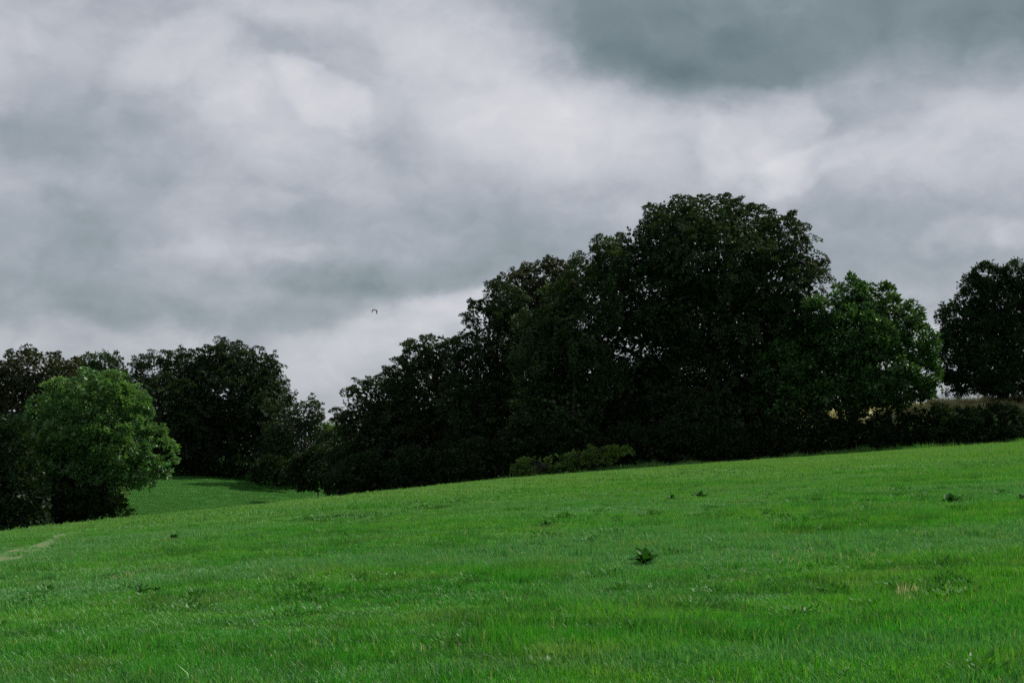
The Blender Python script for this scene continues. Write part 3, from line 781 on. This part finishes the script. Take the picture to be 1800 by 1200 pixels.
# coarse darker weeds in loose drifts and small pale dry tufts: uncountable ground cover
def leaf_tile(name, seed, n, radius, ll):
    rng = np.random.default_rng(seed)
    a = rng.uniform(0, 2 * np.pi, n); r_ = radius * rng.random(n)
    b = np.column_stack([r_ * np.cos(a), r_ * np.sin(a), rng.uniform(0.0, 0.06, n)])
    al = unit(np.column_stack([np.cos(a), np.sin(a), rng.uniform(0.2, 1.4, n)]))
    no = unit(np.column_stack([-np.cos(a) * .5, -np.sin(a) * .5, np.ones(n)]) + rng.normal(0, .3, (n, 3)))
    le = ll * rng.uniform(.6, 1.3, n)
    return leaf_mesh(name, b, al, no, le, le * rng.uniform(.35, .5, n))
weed_tiles = tile_collection('weed_leaves', [leaf_tile('weed_leaves', 300 + i, 60, 0.20, 0.055) for i in range(5)], LEAF['weed'])
tuft_tiles = tile_collection('straw_blades', [blade_tile('straw_blades', 320 + i, 22, 0.26, 0.05, 0.11, 0.005) for i in range(4)], LEAF['straw'])
def drift(bands):
    pts = []
    for (x0, y0, x1, y1, dy, n) in bands:
        for _ in range(n):
            t = rng.random(); pts.append(ground_hit(x0 + (x1 - x0) * t + rng.normal(0, 4), y0 + (y1 - y0) * t + rng.normal(0, dy)))
    P = np.array(pts); return P[:, 0], P[:, 1]
X, Y = drift([(880, 850, 1010, 842, 3, 90), (1040, 846, 1210, 832, 5, 160), (1200, 834, 1370, 822, 3, 110), (520, 918, 660, 911, 2.5, 90), (690, 902, 820, 890, 4, 40),
              (150, 960, 420, 950, 12, 20), (930, 930, 1500, 900, 20, 50), (1500, 880, 1790, 850, 25, 40), (0, 1060, 700, 1040, 30, 30), (700, 1060, 1790, 1060, 60, 40), (640, 893, 900, 868, 6, 60)])
lay('weed_cover', weed_tiles, X, Y, rng, 'dark broad leaved weeds growing in loose drifts across the slope', 5, sink=-0.02, vary=0.2)
X, Y = drift([(1365, 986, 1545, 980, 6, 22), (1620, 1056, 1680, 1052, 7, 6), (180, 1022, 290, 1015, 3, 8), (30, 992, 60, 985, 4, 6), (860, 888, 910, 884, 2, 10), (770, 1150, 800, 1146, 6, 3),
              (520, 1000, 640, 1010, 8, 6), (1000, 870, 1400, 850, 8, 20), (200, 925, 700, 880, 8, 20), (1400, 900, 1750, 880, 25, 14)])
lay('straw_cover', tuft_tiles, X, Y, rng, 'small pale dry tufts showing through the green pasture', 4, vary=0.2, reach=0.3)

# ------------------------------------------------------------------ the bird
def bird():
    d = px_dir(659, 545); D = 120.0
    loc = CAM + np.array(d) * D / d.y
    secs = [(-0.22, 0.012, 0.0), (-0.15, 0.035, 0.005), (-0.06, 0.055, 0.005), (0.03, 0.06, 0.0), (0.10, 0.045, 0.01), (0.15, 0.036, 0.025), (0.19, 0.030, 0.03), (0.215, 0.010, 0.025), (0.245, 0.003, 0.02)]
    v, f = [], []
    for (x, r_, z) in secs:
        for k in range(8):
            a = k / 8 * 2 * math.pi; v.append((x, r_ * math.cos(a), z + r_ * 0.9 * math.sin(a)))
    for i in range(len(secs) - 1):
        for k in range(8): f.append((i * 8 + k, i * 8 + (k + 1) % 8, i * 8 + 8 + (k + 1) % 8, i * 8 + 8 + k))
    for s_ in (-1, 1):      # wings on the down stroke
        rows_ = [(0.03, 0.02, 0.22, 0.06), (0.12, 0.07, 0.26, 0.055), (0.21, 0.03, 0.25, 0.04), (0.27, -0.08, 0.22, 0.0), (0.30, -0.22, 0.15, -0.04), (0.31, -0.34, 0.04, -0.06)]
        o = len(v)
        for (yy, zz, ch, off) in rows_:
            for zt in (0.006, -0.006):
                v.append((off + ch * 0.45, s_ * yy, zz + zt)); v.append((off - ch * 0.55, s_ * yy, zz + zt))
        for i in range(len(rows_) - 1):
            a, b = o + i * 4, o + i * 4 + 4
            f += [(a, a + 1, b + 1, b), (a + 2, b + 2, b + 3, a + 3), (a, b, b + 2, a + 2), (a + 1, a + 3, b + 3, b + 1)]
    o = len(v)                # tail fan
    v += [(-0.16, -0.03, 0.01), (-0.16, 0.03, 0.01), (-0.34, 0.06, 0.0), (-0.34, -0.06, 0.0), (-0.16, -0.03, 0.0), (-0.16, 0.03, 0.0), (-0.34, 0.06, -0.008), (-0.34, -0.06, -0.008)]
    f += [(o, o + 1, o + 2, o + 3), (o + 4, o + 7, o + 6, o + 5), (o + 2, o + 3, o + 7, o + 6), (o + 1, o + 2, o + 6, o + 5), (o, o + 3, o + 7, o + 4)]
    m, n = material('bird_feathers')
    geo = n.new('ShaderNodeTexCoord'); t = n.noise(geo.outputs['Object'], 30, 3).outputs['Fac']
    p = n.new('ShaderNodeBsdfPrincipled', i_Base_Color=n.mix(t, (0.010, 0.010, 0.012), (0.03, 0.03, 0.034)), i_Roughness=0.5)
    out = n.new('ShaderNodeOutputMaterial'); n.l.new(p.outputs[0], out.inputs['Surface'])
    b = add('bird', mesh_np('bird', np.array(v), np.array(f), True), m)
    b.location = loc; b.rotation_euler = (math.radians(16), math.radians(-14), math.radians(55)); b.scale = (0.85, 0.85, 0.85)
    b['label'] = 'small dark bird flying with wings down in front of the clouds'; b['category'] = 'bird'
bird()
